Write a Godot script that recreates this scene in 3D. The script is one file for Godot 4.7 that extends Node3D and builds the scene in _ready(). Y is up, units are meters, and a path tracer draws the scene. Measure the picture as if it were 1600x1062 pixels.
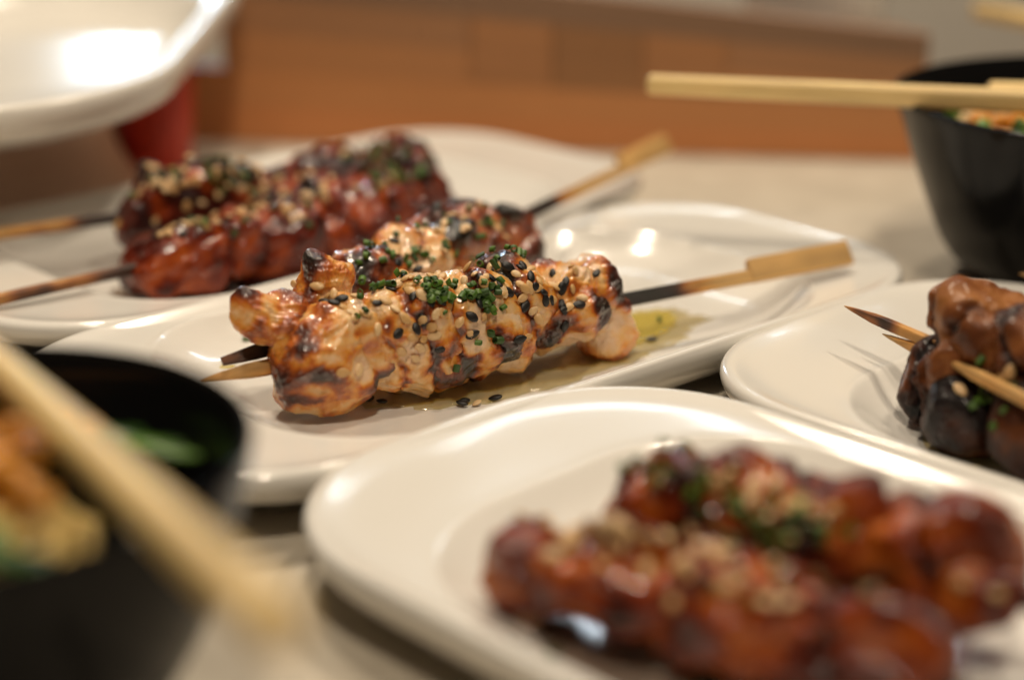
extends Node3D
# A close-up of white plates with grilled skewers, black bowls and chopsticks on a pale table. Metres, y up; the table top is y = 0.

var rng := RandomNumberGenerator.new()
var noise_low := FastNoiseLite.new()
var noise_mid := FastNoiseLite.new()
var noise_fine := FastNoiseLite.new()
var noise_patch := FastNoiseLite.new()
var M := {}
var taken := {}

# ---------------------------------------------------------------- naming
func numbered(called: String, parent: Node) -> String:
	var key := str(parent.get_instance_id()) + called
	if not taken.has(key):
		taken[key] = 0
		return called
	taken[key] += 1
	return "%s_%03d" % [called, taken[key]]

func tag(o: Node, label: String, category: String, group := "", kind := "") -> Node:
	if label: o.set_meta("label", label)
	if category: o.set_meta("category", category)
	if group: o.set_meta("group", group)
	if kind: o.set_meta("kind", kind)
	return o

func thing(called: String, label: String, category: String, at := Vector3.ZERO, turn := 0.0, group := "") -> Node3D:
	var o := Node3D.new()
	o.name = numbered(called, self)
	add_child(o)
	o.position = at
	o.rotation.y = turn
	tag(o, label, category, group)
	return o

func part(called: String, mesh: Mesh, with: Material, parent: Node = self, xf := Transform3D()) -> MeshInstance3D:
	var o := MeshInstance3D.new()
	o.name = numbered(called, parent)
	o.mesh = mesh
	o.material_override = with
	parent.add_child(o, true)
	o.transform = xf
	return o

# ---------------------------------------------------------------- mesh builders
func grid_mesh(P: PackedVector3Array, nu: int, nv: int, wrap: bool, cols := PackedColorArray(), uvs := PackedVector2Array(), out_normals: Array = []) -> ArrayMesh:
	# nv rows of nu points; rows run so that (along row) x (to next row) points outwards
	var N := PackedVector3Array()
	N.resize(P.size())
	for j in nv:
		var j0 := maxi(j - 1, 0)
		var j1 := mini(j + 1, nv - 1)
		for i in nu:
			var i0 := (i - 1 + nu) % nu if wrap else maxi(i - 1, 0)
			var i1 := (i + 1) % nu if wrap else mini(i + 1, nu - 1)
			N[j * nu + i] = (P[j * nu + i1] - P[j * nu + i0]).cross(P[j1 * nu + i] - P[j0 * nu + i]).normalized()
	for j in [0, nv - 1]:
		if P[j * nu].distance_squared_to(P[j * nu + nu / 2]) < 1e-12:
			var k: int = 1 if j == 0 else nv - 2
			var sum := Vector3.ZERO
			for i in nu: sum += N[k * nu + i]
			for i in nu: N[j * nu + i] = sum.normalized()
	var I := PackedInt32Array()
	var across := nu if wrap else nu - 1
	I.resize((nv - 1) * across * 6)
	var at := 0
	for j in nv - 1:
		for i in across:
			var a := j * nu + i
			var b := j * nu + (i + 1) % nu
			var c := a + nu
			var d := b + nu
			I[at] = a; I[at + 1] = c; I[at + 2] = b
			I[at + 3] = b; I[at + 4] = c; I[at + 5] = d
			at += 6
	var arr := []
	arr.resize(Mesh.ARRAY_MAX)
	arr[Mesh.ARRAY_VERTEX] = P
	arr[Mesh.ARRAY_NORMAL] = N
	if cols.size(): arr[Mesh.ARRAY_COLOR] = cols
	if uvs.size(): arr[Mesh.ARRAY_TEX_UV] = uvs
	arr[Mesh.ARRAY_INDEX] = I
	var m := ArrayMesh.new()
	m.add_surface_from_arrays(Mesh.PRIMITIVE_TRIANGLES, arr)
	if out_normals.size(): out_normals[0] = N
	return m

func lathe(profile: Array, seg := 64, wobble := 0.0) -> ArrayMesh:
	# profile from the bottom outside up and then inside down: Vector2(radius, y)
	var P := PackedVector3Array()
	for p in profile:
		for i in seg:
			var a := TAU * i / seg
			var r: float = p.x * (1.0 + wobble * sin(3.0 * a))
			P.append(Vector3(r * cos(a), p.y, -r * sin(a)))
	return grid_mesh(P, seg, profile.size(), true)

func smooth_profile(points: Array, steps := 5) -> Array:
	var out := []
	for k in points.size() - 1:
		var p0: Vector2 = points[maxi(k - 1, 0)]
		var p3: Vector2 = points[mini(k + 2, points.size() - 1)]
		for s in steps:
			out.append(points[k].cubic_interpolate(points[k + 1], p0, p3, float(s) / steps))
	out.append(points[-1])
	return out

func rounded_outline(hx: float, hz: float, r: float) -> PackedVector2Array:
	var out := PackedVector2Array()
	r = minf(r, minf(hx, hz) * 0.999)
	var arc := 20
	var centres := [Vector2(hx - r, hz - r), Vector2(-hx + r, hz - r), Vector2(-hx + r, -hz + r), Vector2(hx - r, -hz + r)]
	for c in 4:
		for k in arc + 1:
			var a := PI / 2 * (c + float(k) / arc)
			out.append(centres[c] + Vector2(cos(a), sin(a)) * r)
		var from: Vector2 = out[-1]
		var n: Vector2 = centres[(c + 1) % 4] + Vector2(cos(PI / 2 * (c + 1)), sin(PI / 2 * (c + 1))) * r
		for k in range(1, 10):
			out.append(from.lerp(n, k / 10.0))
	return out

func plate_mesh(k := 1.0, sz := 1.0, rounder := 1.0) -> ArrayMesh:
	# rings: half length, half width, corner radius, height (millimetres)
	var rings := [
		[1, .5, .4, 2.0], [80, 38, 28, 2.0], [92, 44, 32, 1.4], [96, 47, 33, 0.0], [99, 49.5, 34, 0.0], [101, 51, 35, 1.8],
		[112, 57, 38, 3.6], [126, 64, 41, 6.6], [133.5, 67.2, 42, 9.4], [136.8, 68.6, 42.6, 11.0], [138.6, 69.6, 43, 12.8], [139.6, 70.1, 43.2, 14.6], [140, 70.3, 43.3, 16.0], [139.9, 70.2, 43.3, 17.2],
		[139.2, 69.8, 43, 18.3], [138, 69.1, 42.6, 18.9], [136.5, 68.2, 42, 19.0], [134.5, 67.2, 41.5, 18.7], [131, 66.0, 41, 18.1], [124, 65.0, 40, 17.6],
		[114, 64.3, 39, 17.2], [106, 63.8, 38, 16.9], [102.5, 63.3, 37.2, 16.8], [101, 62.9, 37, 16.85], [100, 62.4, 36.6, 16.7], [99, 61.7, 36, 16.2], [97.5, 60.6, 35.5, 15.1],
		[95, 58.6, 34.5, 13.2], [92, 56.2, 33, 11.2], [88, 53.4, 31, 9.3], [84, 50.6, 29, 8.1], [79, 47, 27, 7.4], [70, 41, 24, 7.1], [45, 26, 18, 7.0], [1, .5, .4, 7.0]]
	var P := PackedVector3Array()
	var fine := []
	for q in rings.size() - 1:
		var a: Array = rings[q]
		var b: Array = rings[q + 1]
		fine.append(a)
		if q > 5 and q < rings.size() - 3:
			var a0: Array = rings[q - 1]
			var b1: Array = rings[q + 2]
			var m := []
			for c in 4: m.append(-a0[c] / 16.0 + a[c] * 9.0 / 16 + b[c] * 9.0 / 16 - b1[c] / 16.0)
			fine.append(m)
	fine.append(rings[-1])
	var n := 0
	for r in fine:
		var o := rounded_outline(r[0] * 0.001 * k, r[1] * 0.001 * k * sz, r[2] * 0.001 * k * rounder)
		n = o.size()
		for v in o: P.append(Vector3(v.x, r[3] * 0.001, -v.y))
	return grid_mesh(P, n, fine.size(), true)

func box_mesh(size: Vector3, bevel := 0.002) -> ArrayMesh:
	# a box with rounded edges, from a rounded outline swept upwards
	var P := PackedVector3Array()
	var h := size.y / 2
	var rows := [[-h, bevel, 0.02], [-h, bevel, 1.0], [-h + bevel * .3, bevel * .3, 1.0], [-h + bevel, 0.0, 1.0], [h - bevel, 0.0, 1.0], [h - bevel * .3, bevel * .3, 1.0], [h, bevel, 1.0], [h, bevel, 0.02]]
	var n := 0
	for r in rows:
		var o := rounded_outline((size.x / 2 - r[1]) * r[2], (size.z / 2 - r[1]) * r[2], bevel * r[2])
		n = o.size()
		for v in o: P.append(Vector3(v.x, r[0], -v.y))
	return grid_mesh(P, n, rows.size(), true)

# a board of the crate, whose boards all grow narrower towards its right end
func fanned(m: ArrayMesh, at: Vector3) -> ArrayMesh:
	var a := m.surface_get_arrays(0)
	var P: PackedVector3Array = a[Mesh.ARRAY_VERTEX]
	for k in P.size():
		var p := P[k] + at
		p.y *= 1.0 - 1.35 * p.x
		P[k] = p
	a[Mesh.ARRAY_VERTEX] = P
	var out := ArrayMesh.new()
	out.add_surface_from_arrays(Mesh.PRIMITIVE_TRIANGLES, a)
	return out

func tube_mesh(pts: PackedVector3Array, radius: float, seg := 8, flat := 1.0, taper := 0.0) -> ArrayMesh:
	var P := PackedVector3Array()
	var n := pts.size()
	var side := Vector3.UP
	for j in range(-1, n + 1):
		var q := clampi(j, 0, n - 1)
		var t := (pts[mini(q + 1, n - 1)] - pts[maxi(q - 1, 0)]).normalized()
		side = (side - t * side.dot(t))
		side = side.normalized() if side.length() > 1e-4 else t.cross(Vector3.RIGHT).normalized()
		var other := t.cross(side)
		var r := 0.0 if j < 0 or j >= n else radius * (1.0 - taper * float(q) / n)
		for i in seg:
			var a := TAU * i / seg
			P.append(pts[q] + (side * cos(a) * flat + other * sin(a)) * r)
	return grid_mesh(P, seg, n + 2, true)

# ---------------------------------------------------------------- meat
func ramp(stops: Array, q: float) -> Color:
	if q <= stops[0][0]: return stops[0][1]
	for k in stops.size() - 1:
		if q < stops[k + 1][0]:
			return stops[k][1].lerp(stops[k + 1][1], (q - stops[k][0]) / (stops[k + 1][0] - stops[k][0]))
	return stops[-1][1]

var CHICKEN := [[0.08, Color(.78, .53, .33)], [.25, Color(.76, .45, .18)], [.36, Color(.70, .29, .042)], [.49, Color(.48, .115, .009)], [.62, Color(.17, .032, .006)], [.76, Color(.045, .011, .005)], [.95, Color(.014, .009, .006)]]
var DARK_CHICKEN := [[0.1, Color(.55, .24, .10)], [.3, Color(.46, .15, .045)], [.45, Color(.27, .055, .016)], [.6, Color(.09, .018, .008)], [.78, Color(.022, .009, .006)], [1.0, Color(.01, .008, .007)]]
var GLAZED := [[0.08, Color(.40, .080, .010)], [.28, Color(.27, .042, .007)], [.45, Color(.14, .017, .005)], [.62, Color(.055, .009, .005)], [.8, Color(.022, .006, .004)], [1.0, Color(.009, .006, .005)]]
var GLAZED_LIGHT := [[0.08, Color(.44, .115, .013)], [.28, Color(.31, .058, .007)], [.45, Color(.17, .024, .005)], [.62, Color(.085, .013, .007)], [.8, Color(.03, .008, .005)], [1.0, Color(.011, .006, .005)]]
var MUSHROOM := [[0.1, Color(.34, .14, .045)], [.3, Color(.22, .075, .022)], [.45, Color(.12, .036, .012)], [.62, Color(.045, .016, .008)], [.8, Color(.016, .010, .008)], [1.0, Color(.010, .009, .009)]]

# a lump of meat round a centre in the skewer's own axes (millimetres); its points are kept for laying seeds on
func chunk(parent: Node3D, called: String, c: Vector3, half: Vector3, turn: Vector3, opt: Dictionary, store: Dictionary) -> void:
	var nu: int = opt.get("nu", 90)
	var nv: int = opt.get("nv", 64)
	var pw: float = opt.get("pow", 2.7)
	var sd: float = opt.get("seed", 1.0) * 37.7
	var pulls: Array = opt.get("pulls", [])
	var cuts: Array = opt.get("cuts", [])
	var rough: float = opt.get("rough", 1.0)
	var base: float = opt.get("base", 0.25)
	var pal: Array = opt.get("pal", CHICKEN)
	var fibre: Vector3 = opt.get("fibre", Vector3(.35, 1.0, 1.0))
	var floor_y: float = opt.get("floor", 7.3)
	var fine_on := nu > 100
	var ends: float = opt.get("ends", .10)
	var vary: float = opt.get("vary", 1.0)
	var B := Basis.from_euler(turn * PI / 180.0)
	var P := PackedVector3Array()
	var C := PackedColorArray()
	P.resize(nu * nv)
	C.resize(nu * nv)
	var off := Vector3(sd, -sd * .7, sd * .31)
	var r3 := RandomNumberGenerator.new()
	r3.seed = int(sd * 100)
	var facets := []
	for k in int(opt.get("facets", 9)):
		var n := Vector3(r3.randfn() * .8, r3.randfn(), r3.randfn()).normalized()
		facets.append([n, Vector3(n.x * half.x, n.y * half.y, n.z * half.z).length() * r3.randf_range(.80, 1.0)])
	for j in nv:
		var th := PI * j / (nv - 1.0)
		for i in nu:
			var ph := TAU * i / nu
			var u := Vector3(-cos(th), sin(th) * cos(ph), sin(th) * sin(ph))
			var d := (u * half).normalized()
			var g_out := (u / half).normalized()
			var r := 1.0 / pow(pow(absf(d.x) / half.x, pw) + pow(absf(d.y) / half.y, pw) + pow(absf(d.z) / half.z, pw), 1.0 / pw)
			var p := d * r
			var q := (p + off)
			var low := noise_low.get_noise_3dv(q)
			var mid := noise_mid.get_noise_3dv(q * fibre)
			var ridge := 1.0 - absf(noise_mid.get_noise_3dv(q * fibre * .8 + Vector3(91, 13, 7))) * 3.2
			var grow := low * 3.6 + mid * .95 + ridge * .45
			var fine := 0.0
			var patch := noise_patch.get_noise_3dv(q)
			if fine_on:
				fine = noise_fine.get_noise_3dv(q * Vector3(1.15, .5, .6)) + .4 * noise_fine.get_noise_3dv(q * 2.1)
				grow += fine * (.20 + .9 * clampf(base + patch * .48 + low * .4 - .36, 0, .5))
			grow *= rough
			var char := ends * smoothstep(.70, 1.0, absf(u.x))
			var first := 0.0
			var second := 0.0
			for fc in facets:
				var x: float = p.dot(fc[0]) / fc[1]
				if x > first:
					second = first
					first = x
				elif x > second:
					second = x
			if first > 1.0:
				p = p.lerp(p / first, .85)
				char += .13 * exp(-(first - second) * 22.0) * smoothstep(.98, 1.04, second)
			for pl in pulls:
				var w := exp(pl[2] * (u.dot(pl[0]) - 1.0))
				grow += pl[1] * w
				char += pl[3] * w
			for ct in cuts:
				var x: float = (p.dot(ct[0]) - ct[1] + noise_mid.get_noise_3dv(q * .6) * 3.0) / ct[2]
				var g := exp(-x * x)
				grow -= ct[3] * g
				char += ct[4] * g
			p += g_out * maxf(grow, -minf(half.y, half.z) * .6)
			p = B * p + c
			var on_floor := 0.0
			if p.y < floor_y:
				on_floor = clampf((floor_y - p.y) / 4.0, 0, 1)
				p.y = floor_y - (floor_y - p.y) * .05
			P[j * nu + i] = p * .001
			var patch_b := noise_patch.get_noise_3dv(q * 2.7 + Vector3(5, 70, 3))
			var t := base + (patch * .48 + patch_b * .12 + mid * .12 + low * .36) * vary + char + fine * .04
			C[j * nu + i] = ramp(pal, t)
	var keep := [null]
	var m := grid_mesh(P, nu, nv, true, C, PackedVector2Array(), keep)
	part(called, m, opt.get("mat", M.chicken), parent)
	store.p.append_array(P)
	store.n.append_array(keep[0])

# the outermost points of all lumps as seen from direction d (own axes): where seeds can lie
func outer_points(store: Dictionary, d: Vector3, cell := .0016) -> Array:
	var a := d.cross(Vector3.RIGHT).normalized()
	var b := d.cross(a)
	var best := {}
	var P: PackedVector3Array = store.p
	var N: PackedVector3Array = store.n
	for k in P.size():
		var key := Vector2i(floori(P[k].dot(a) / cell), floori(P[k].dot(b) / cell))
		if not best.has(key) or P[best[key]].dot(d) < P[k].dot(d):
			best[key] = k
	var out := []
	for key in best:
		var k: int = best[key]
		if N[k].dot(d) > .3: out.append(k)
	return out

func lay(parent: Node3D, store: Dictionary, outer: Array, clusters: Array) -> void:
	# clusters: [kind, how many, s, s spread, t, t spread] in millimetres along the skewer and up its visible side
	var up := Vector3(0, .66, -.75)
	for cl in clusters:
		var put := 0
		var tries := 0
		while put < cl[1] and tries < cl[1] * 6:
			tries += 1
			var want := Vector2(rng.randfn(cl[2], cl[3]), rng.randfn(cl[4], cl[5])) * .001
			var got := -1
			var near := 9e9
			for t in 260:
				var k: int = outer[rng.randi() % outer.size()]
				var p: Vector3 = store.p[k]
				var dd := Vector2(p.x, p.dot(up)).distance_squared_to(want)
				if dd < near:
					near = dd
					got = k
			if near > 1e-5: continue
			put += 1
			place_bit(parent, cl[0], store.p[got], store.n[got])

func place_bit(parent: Node3D, kind: String, p: Vector3, n: Vector3, size := 1.0) -> Node3D:
	var along := n.cross(Vector3(rng.randfn(), rng.randfn(), rng.randfn())).normalized()
	var tilt := rng.randfn(0, .22) if kind != "chive_piece" else rng.randfn(0, .5)
	along = (along + n * tilt).normalized()
	var up := (n - along * n.dot(along)).normalized()
	var bs := Basis(along, up, along.cross(up))
	var s := size * rng.randf_range(.8, 1.16)
	var lift := rng.randf_range(.0001, .0006)
	if kind == "chive_piece":
		lift = rng.randf_range(.0007, .0016)
		bs = bs.scaled_local(Vector3(rng.randf_range(.7, 1.35), 1, 1))
	var mesh: Mesh = M.chive_mesh[rng.randi() % 3] if kind == "chive_piece" else M.seed_mesh
	var mat: Material = M.black_seed if kind == "black_sesame_seed" else M.seeds[rng.randi() % 3] if kind == "sesame_seed" else M.chives[rng.randi() % 3]
	if kind == "chive_piece": s *= .74
	return part(kind, mesh, mat, parent, Transform3D(bs.scaled_local(Vector3.ONE * s), p + n * lift))

func seed_shape() -> ArrayMesh:
	var P := PackedVector3Array()
	var rows := [[-1.55, 0.0], [-1.5, .16], [-1.3, .42], [-.8, .78], [-.1, 1.0], [.6, .93], [1.1, .66], [1.4, .32], [1.47, 0.0]]
	for r in rows:
		for i in 9:
			var a := TAU * i / 9
			P.append(Vector3(r[0], cos(a) * r[1] * .55, sin(a) * r[1]) * .00124)
	return grid_mesh(P, 9, rows.size(), true)

func chive_shape(length: float, r: float, wall: float, squash: float) -> ArrayMesh:
	var P := PackedVector3Array()
	var rows := [[-length, r - wall], [-length - .00006, r - wall * .5], [-length, r], [0, r * 1.02], [length, r], [length + .00006, r - wall * .5], [length, r - wall], [0, r - wall], [-length, r - wall]]
	for q in rows:
		for i in 10:
			var a := TAU * i / 10
			P.append(Vector3(q[0] + (.0003 * cos(a) if absf(q[0]) > 0 else 0.0), cos(a) * q[1] * squash, sin(a) * q[1]))
	return grid_mesh(P, 10, rows.size(), true)

# ---------------------------------------------------------------- bamboo
var BURN := [[0.0, Color(.60, .36, .13)], [.25, Color(.55, .27, .065)], [.45, Color(.30, .10, .02)], [.65, Color(.06, .02, .008)], [1.0, Color(.012, .009, .007)]]

# a flat bamboo stick along x: sections [s, low, high, thickness, burn] in millimetres
func stick_mesh(sections: Array, sd: float) -> ArrayMesh:
	var P := PackedVector3Array()
	var C := PackedColorArray()
	var U := PackedVector2Array()
	var rows := []
	for k in sections.size() - 1:
		var a: Array = sections[k]
		var b: Array = sections[k + 1]
		var n := maxi(1, int((b[0] - a[0]) / 1.2))
		for q in n:
			var f := float(q) / n
			rows.append([lerpf(a[0], b[0], f), lerpf(a[1], b[1], f), lerpf(a[2], b[2], f), lerpf(a[3], b[3], f), lerpf(a[4], b[4], f)])
	rows.append(sections[-1])
	var ends := [rows[0].duplicate(), rows[-1].duplicate()]
	for e in ends:
		var mid: float = (e[1] + e[2]) / 2
		e[1] = mid; e[2] = mid; e[3] = 0.0
	rows.push_front(ends[0])
	rows.push_back(ends[1])
	var ring := 20
	for r in rows:
		var h: float = (r[2] - r[1]) / 2
		var t: float = r[3] / 2
		for i in ring:
			var a := TAU * i / ring
			var cy := signf(cos(a)) * pow(absf(cos(a)), .32)
			var cz := signf(sin(a)) * pow(absf(sin(a)), .32)
			var p := Vector3(r[0], (r[1] + r[2]) / 2 + h * cy, t * cz)
			P.append(p * .001)
			var streak := noise_mid.get_noise_3d(p.x * .05 + sd, p.y * 2.2, p.z * 2.2)
			var blot := noise_low.get_noise_3d(p.x * .9 + sd, p.y, p.z)
			var bark := clampf(r[4] + (streak * .35 + blot * .5) * (.15 + .85 * clampf(1.0 - absf(r[4] - .5) * 2.0, 0, 1)), 0, 1)
			var hair := noise_fine.get_noise_3d(p.x * .03 + sd, p.y * 2.6, p.z * 2.6)
			C.append(ramp(BURN, bark) * (1.0 + streak * .45 + hair * .45))
			U.append(Vector2(p.x * .02, i / float(ring)))
	return grid_mesh(P, ring, rows.size(), true, C, U)

func round_stick(a: Vector3, b: Vector3, r0: float, r1: float, sq := .62) -> ArrayMesh:
	var P := PackedVector3Array()
	var C := PackedColorArray()
	var t := (b - a).normalized()
	var side := (Vector3.UP - t * t.y).normalized()
	var other := t.cross(side)
	var n := 60
	for j in range(-3, n + 4):
		var f := clampf(float(j) / n, 0, 1)
		var r := lerpf(r0, r1, f)
		var q := a.lerp(b, f)
		if j < 0:
			r *= [.94, .75, 0.0][-j - 1]
			q -= t * r0 * [.1, .32, .36][-j - 1]
		if j > n:
			r *= [.94, .75, 0.0][j - n - 1]
			q += t * r1 * [.1, .32, .36][j - n - 1]
		for i in 20:
			var an := TAU * i / 20
			var cy := signf(cos(an)) * pow(absf(cos(an)), sq)
			var cz := signf(sin(an)) * pow(absf(sin(an)), sq)
			P.append(q + (side * cy + other * cz) * r)
			var streak := noise_mid.get_noise_3d(f * 9.0 + a.x * 900, cy * 6.0, cz * 6.0)
			var hair := noise_fine.get_noise_3d(f * 5.0 + a.x * 900, cy * 5.0, cz * 5.0)
			C.append(Color(.84, .61, .27) * (1.0 + streak * .4 + hair * .4))
	return grid_mesh(P, 20, n + 7, true, C)

# ---------------------------------------------------------------- materials
func mat(color: Color, rough: float, more := {}) -> StandardMaterial3D:
	var m := StandardMaterial3D.new()
	m.albedo_color = color.linear_to_srgb()
	m.roughness = rough
	for k in more: m.set(k, more[k])
	return m

func noise_tex(freq: float, sd: int, octaves := 4, size := 512, stops: Array = []) -> NoiseTexture2D:
	var n := FastNoiseLite.new()
	n.noise_type = FastNoiseLite.TYPE_SIMPLEX_SMOOTH
	n.frequency = freq
	n.seed = sd
	n.fractal_octaves = octaves
	var t := NoiseTexture2D.new()
	t.width = size
	t.height = size
	t.seamless = true
	t.noise = n
	if stops.size():
		var g := Gradient.new()
		g.offsets = PackedFloat32Array(stops.map(func(s): return s[0]))
		g.colors = PackedColorArray(stops.map(func(s): return s[1].linear_to_srgb()))
		t.color_ramp = g
	return t

func grain_texture(a: Color, b: Color, sd: int, along := 1.6, across := 60.0) -> ImageTexture:
	var im := Image.create(512, 512, false, Image.FORMAT_RGB8)
	var n := FastNoiseLite.new()
	n.seed = sd
	n.frequency = 1.0
	n.fractal_octaves = 4
	for y in 512:
		for x in 512:
			var u := x / 512.0 * along
			var v := y / 512.0
			var w := n.get_noise_2d(u, v * 3.0) * .05
			var g := n.get_noise_2d(u * .8, (v + w) * across) * .6 + n.get_noise_2d(u * 1.4 + 40, v * 5.0) * .55
			im.set_pixel(x, y, a.lerp(b, clampf(.5 + g, 0, 1)).linear_to_srgb())
	return ImageTexture.create_from_image(im)

func make_materials() -> void:
	var bump := noise_tex(.035, 5, 5)
	var wet := noise_tex(.018, 8, 4, 256, [[0.0, Color(0, 0, 0)], [.30, Color(.08, .08, .08)], [.48, Color(1, 1, 1)], [1.0, Color(1, 1, 1)]])
	var fat := {"heightmap_enabled": true, "heightmap_texture": bump, "heightmap_scale": .014, "uv1_triplanar": true, "uv1_scale": Vector3.ONE * 55.0, "vertex_color_use_as_albedo": true}
	M.chicken = mat(Color.WHITE, .42, fat.merged({"clearcoat_enabled": true, "clearcoat": 1.0, "clearcoat_texture": wet, "clearcoat_roughness": .06, "subsurf_scatter_enabled": true, "subsurf_scatter_strength": .12}))
	M.glazed = mat(Color.WHITE, .40, fat.merged({"clearcoat_enabled": true, "clearcoat": .6, "clearcoat_roughness": .09, "metallic_specular": .3, "heightmap_scale": .012}))
	M.mushroom = mat(Color.WHITE, .5, fat.merged({"metallic_specular": .3, "clearcoat_enabled": true, "clearcoat": .25, "clearcoat_roughness": .2, "heightmap_scale": .01}))
	M.porcelain = mat(Color(.82, .797, .748), .17, {"clearcoat_enabled": true, "clearcoat": .6, "clearcoat_roughness": .04})
	M.porcelain_soft = mat(Color(.78, .75, .69), .24)
	M.lacquer = mat(Color(.006, .0062, .0068), .30, {"clearcoat_enabled": true, "clearcoat": .25, "clearcoat_roughness": .05, "metallic_specular": .12})
	M.bamboo = mat(Color.WHITE, .5, {"vertex_color_use_as_albedo": true, "heightmap_enabled": true, "heightmap_texture": noise_tex(.05, 9, 3), "heightmap_scale": .012, "uv1_triplanar": true, "uv1_scale": Vector3(8, 160, 160)})
	M.chopstick = mat(Color.WHITE, .42, {"vertex_color_use_as_albedo": true})
	M.seeds = [mat(Color(.66, .42, .19), .38), mat(Color(.60, .36, .14), .38), mat(Color(.70, .48, .25), .36)]
	M.black_seed = mat(Color(.010, .009, .008), .45)
	M.chives = [mat(Color(.050, .115, .012), .45), mat(Color(.030, .075, .010), .5), mat(Color(.080, .165, .016), .42)]
	M.seed_mesh = seed_shape()
	M.chive_mesh = [chive_shape(.0011, .00125, .0004, 1.0), chive_shape(.0015, .0011, .0004, .8), chive_shape(.0009, .0014, .00045, .9)]
	M.table = mat(Color.WHITE, .5, {"albedo_texture": noise_tex(.012, 21, 6, 1024, [[0.0, Color(.47, .42, .345)], [.5, Color(.54, .485, .40)], [1.0, Color(.60, .545, .455)]]), "uv1_triplanar": true, "metallic_specular": .3, "uv1_world_triplanar": true, "uv1_scale": Vector3.ONE * 2.6, "heightmap_enabled": true, "heightmap_texture": noise_tex(.05, 22, 4), "heightmap_scale": .01})
	M.oil = mat(Color(.72, .56, .07), .06, {"transparency": BaseMaterial3D.TRANSPARENCY_ALPHA})
	M.oil.albedo_color.a = .5
	M.oil_thin = mat(Color(.52, .38, .05), .05, {"transparency": BaseMaterial3D.TRANSPARENCY_ALPHA})
	M.oil_thin.albedo_color.a = .40
	M.sauce = mat(Color(.14, .06, .012), .06, {"transparency": BaseMaterial3D.TRANSPARENCY_ALPHA})
	M.sauce.albedo_color.a = .5
	var tri := {"uv1_triplanar": true, "uv1_scale": Vector3(3, 9, 9)}
	M.wood_brown = mat(Color.WHITE, .5, tri.merged({"albedo_texture": grain_texture(Color(.30, .14, .06), Color(.47, .24, .105), 4)}))
	M.wood_grey = mat(Color.WHITE, .6, tri.merged({"albedo_texture": grain_texture(Color(.17, .115, .075), Color(.27, .19, .13), 5)}))
	M.peach = mat(Color(.80, .55, .42), .6)
	M.red = mat(Color(.55, .035, .014), .35)
	M.wall = mat(Color(.74, .68, .59), .8)
	M.crate = []
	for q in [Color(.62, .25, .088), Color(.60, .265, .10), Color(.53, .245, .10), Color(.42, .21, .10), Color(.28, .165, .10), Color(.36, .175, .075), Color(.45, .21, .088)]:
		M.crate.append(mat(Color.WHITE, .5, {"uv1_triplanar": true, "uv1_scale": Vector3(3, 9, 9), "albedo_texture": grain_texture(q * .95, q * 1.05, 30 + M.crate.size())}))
	M.carrot = mat(Color(.74, .31, .035), .35)
	M.leaf = mat(Color(.085, .20, .02), .4)
	M.dark_leaf = mat(Color(.03, .09, .012), .4)
	M.noodle = mat(Color(.66, .47, .15), .38)
	M.rice = mat(Color(.66, .47, .24), .45)
	M.lamp_case = mat(Color(.06, .06, .06), .5)

# ---------------------------------------------------------------- lamps
func panel_lamp(label: String, at: Vector3, towards: Vector3, size: Vector2, energy: float, color: Color, glow: float) -> void:
	var o := thing("panel_lamp", label, "lamp", at)
	o.look_at_from_position(at, towards, Vector3.UP if absf((towards - at).normalized().y) < .98 else Vector3.FORWARD)
	part("housing", box_mesh(Vector3(size.x + .03, size.y + .03, .03), .004), M.lamp_case, o, Transform3D(Basis(), Vector3(0, 0, .022)))
	var g := mat(Color(.8, .8, .8), .5, {"emission_enabled": true, "emission": color, "emission_energy_multiplier": glow})
	var q := BoxMesh.new()
	q.size = Vector3(size.x, size.y, .004)
	part("diffuser", q, g, o, Transform3D(Basis(), Vector3(0, 0, .0045)))
	var l := AreaLight3D.new()
	l.name = "lamp_light"
	l.area_size = size
	l.area_normalize_energy = true
	l.light_energy = energy
	l.light_color = color
	l.area_range = 8.0
	l.area_attenuation = 2.0
	l.shadow_enabled = true
	o.add_child(l)

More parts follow.
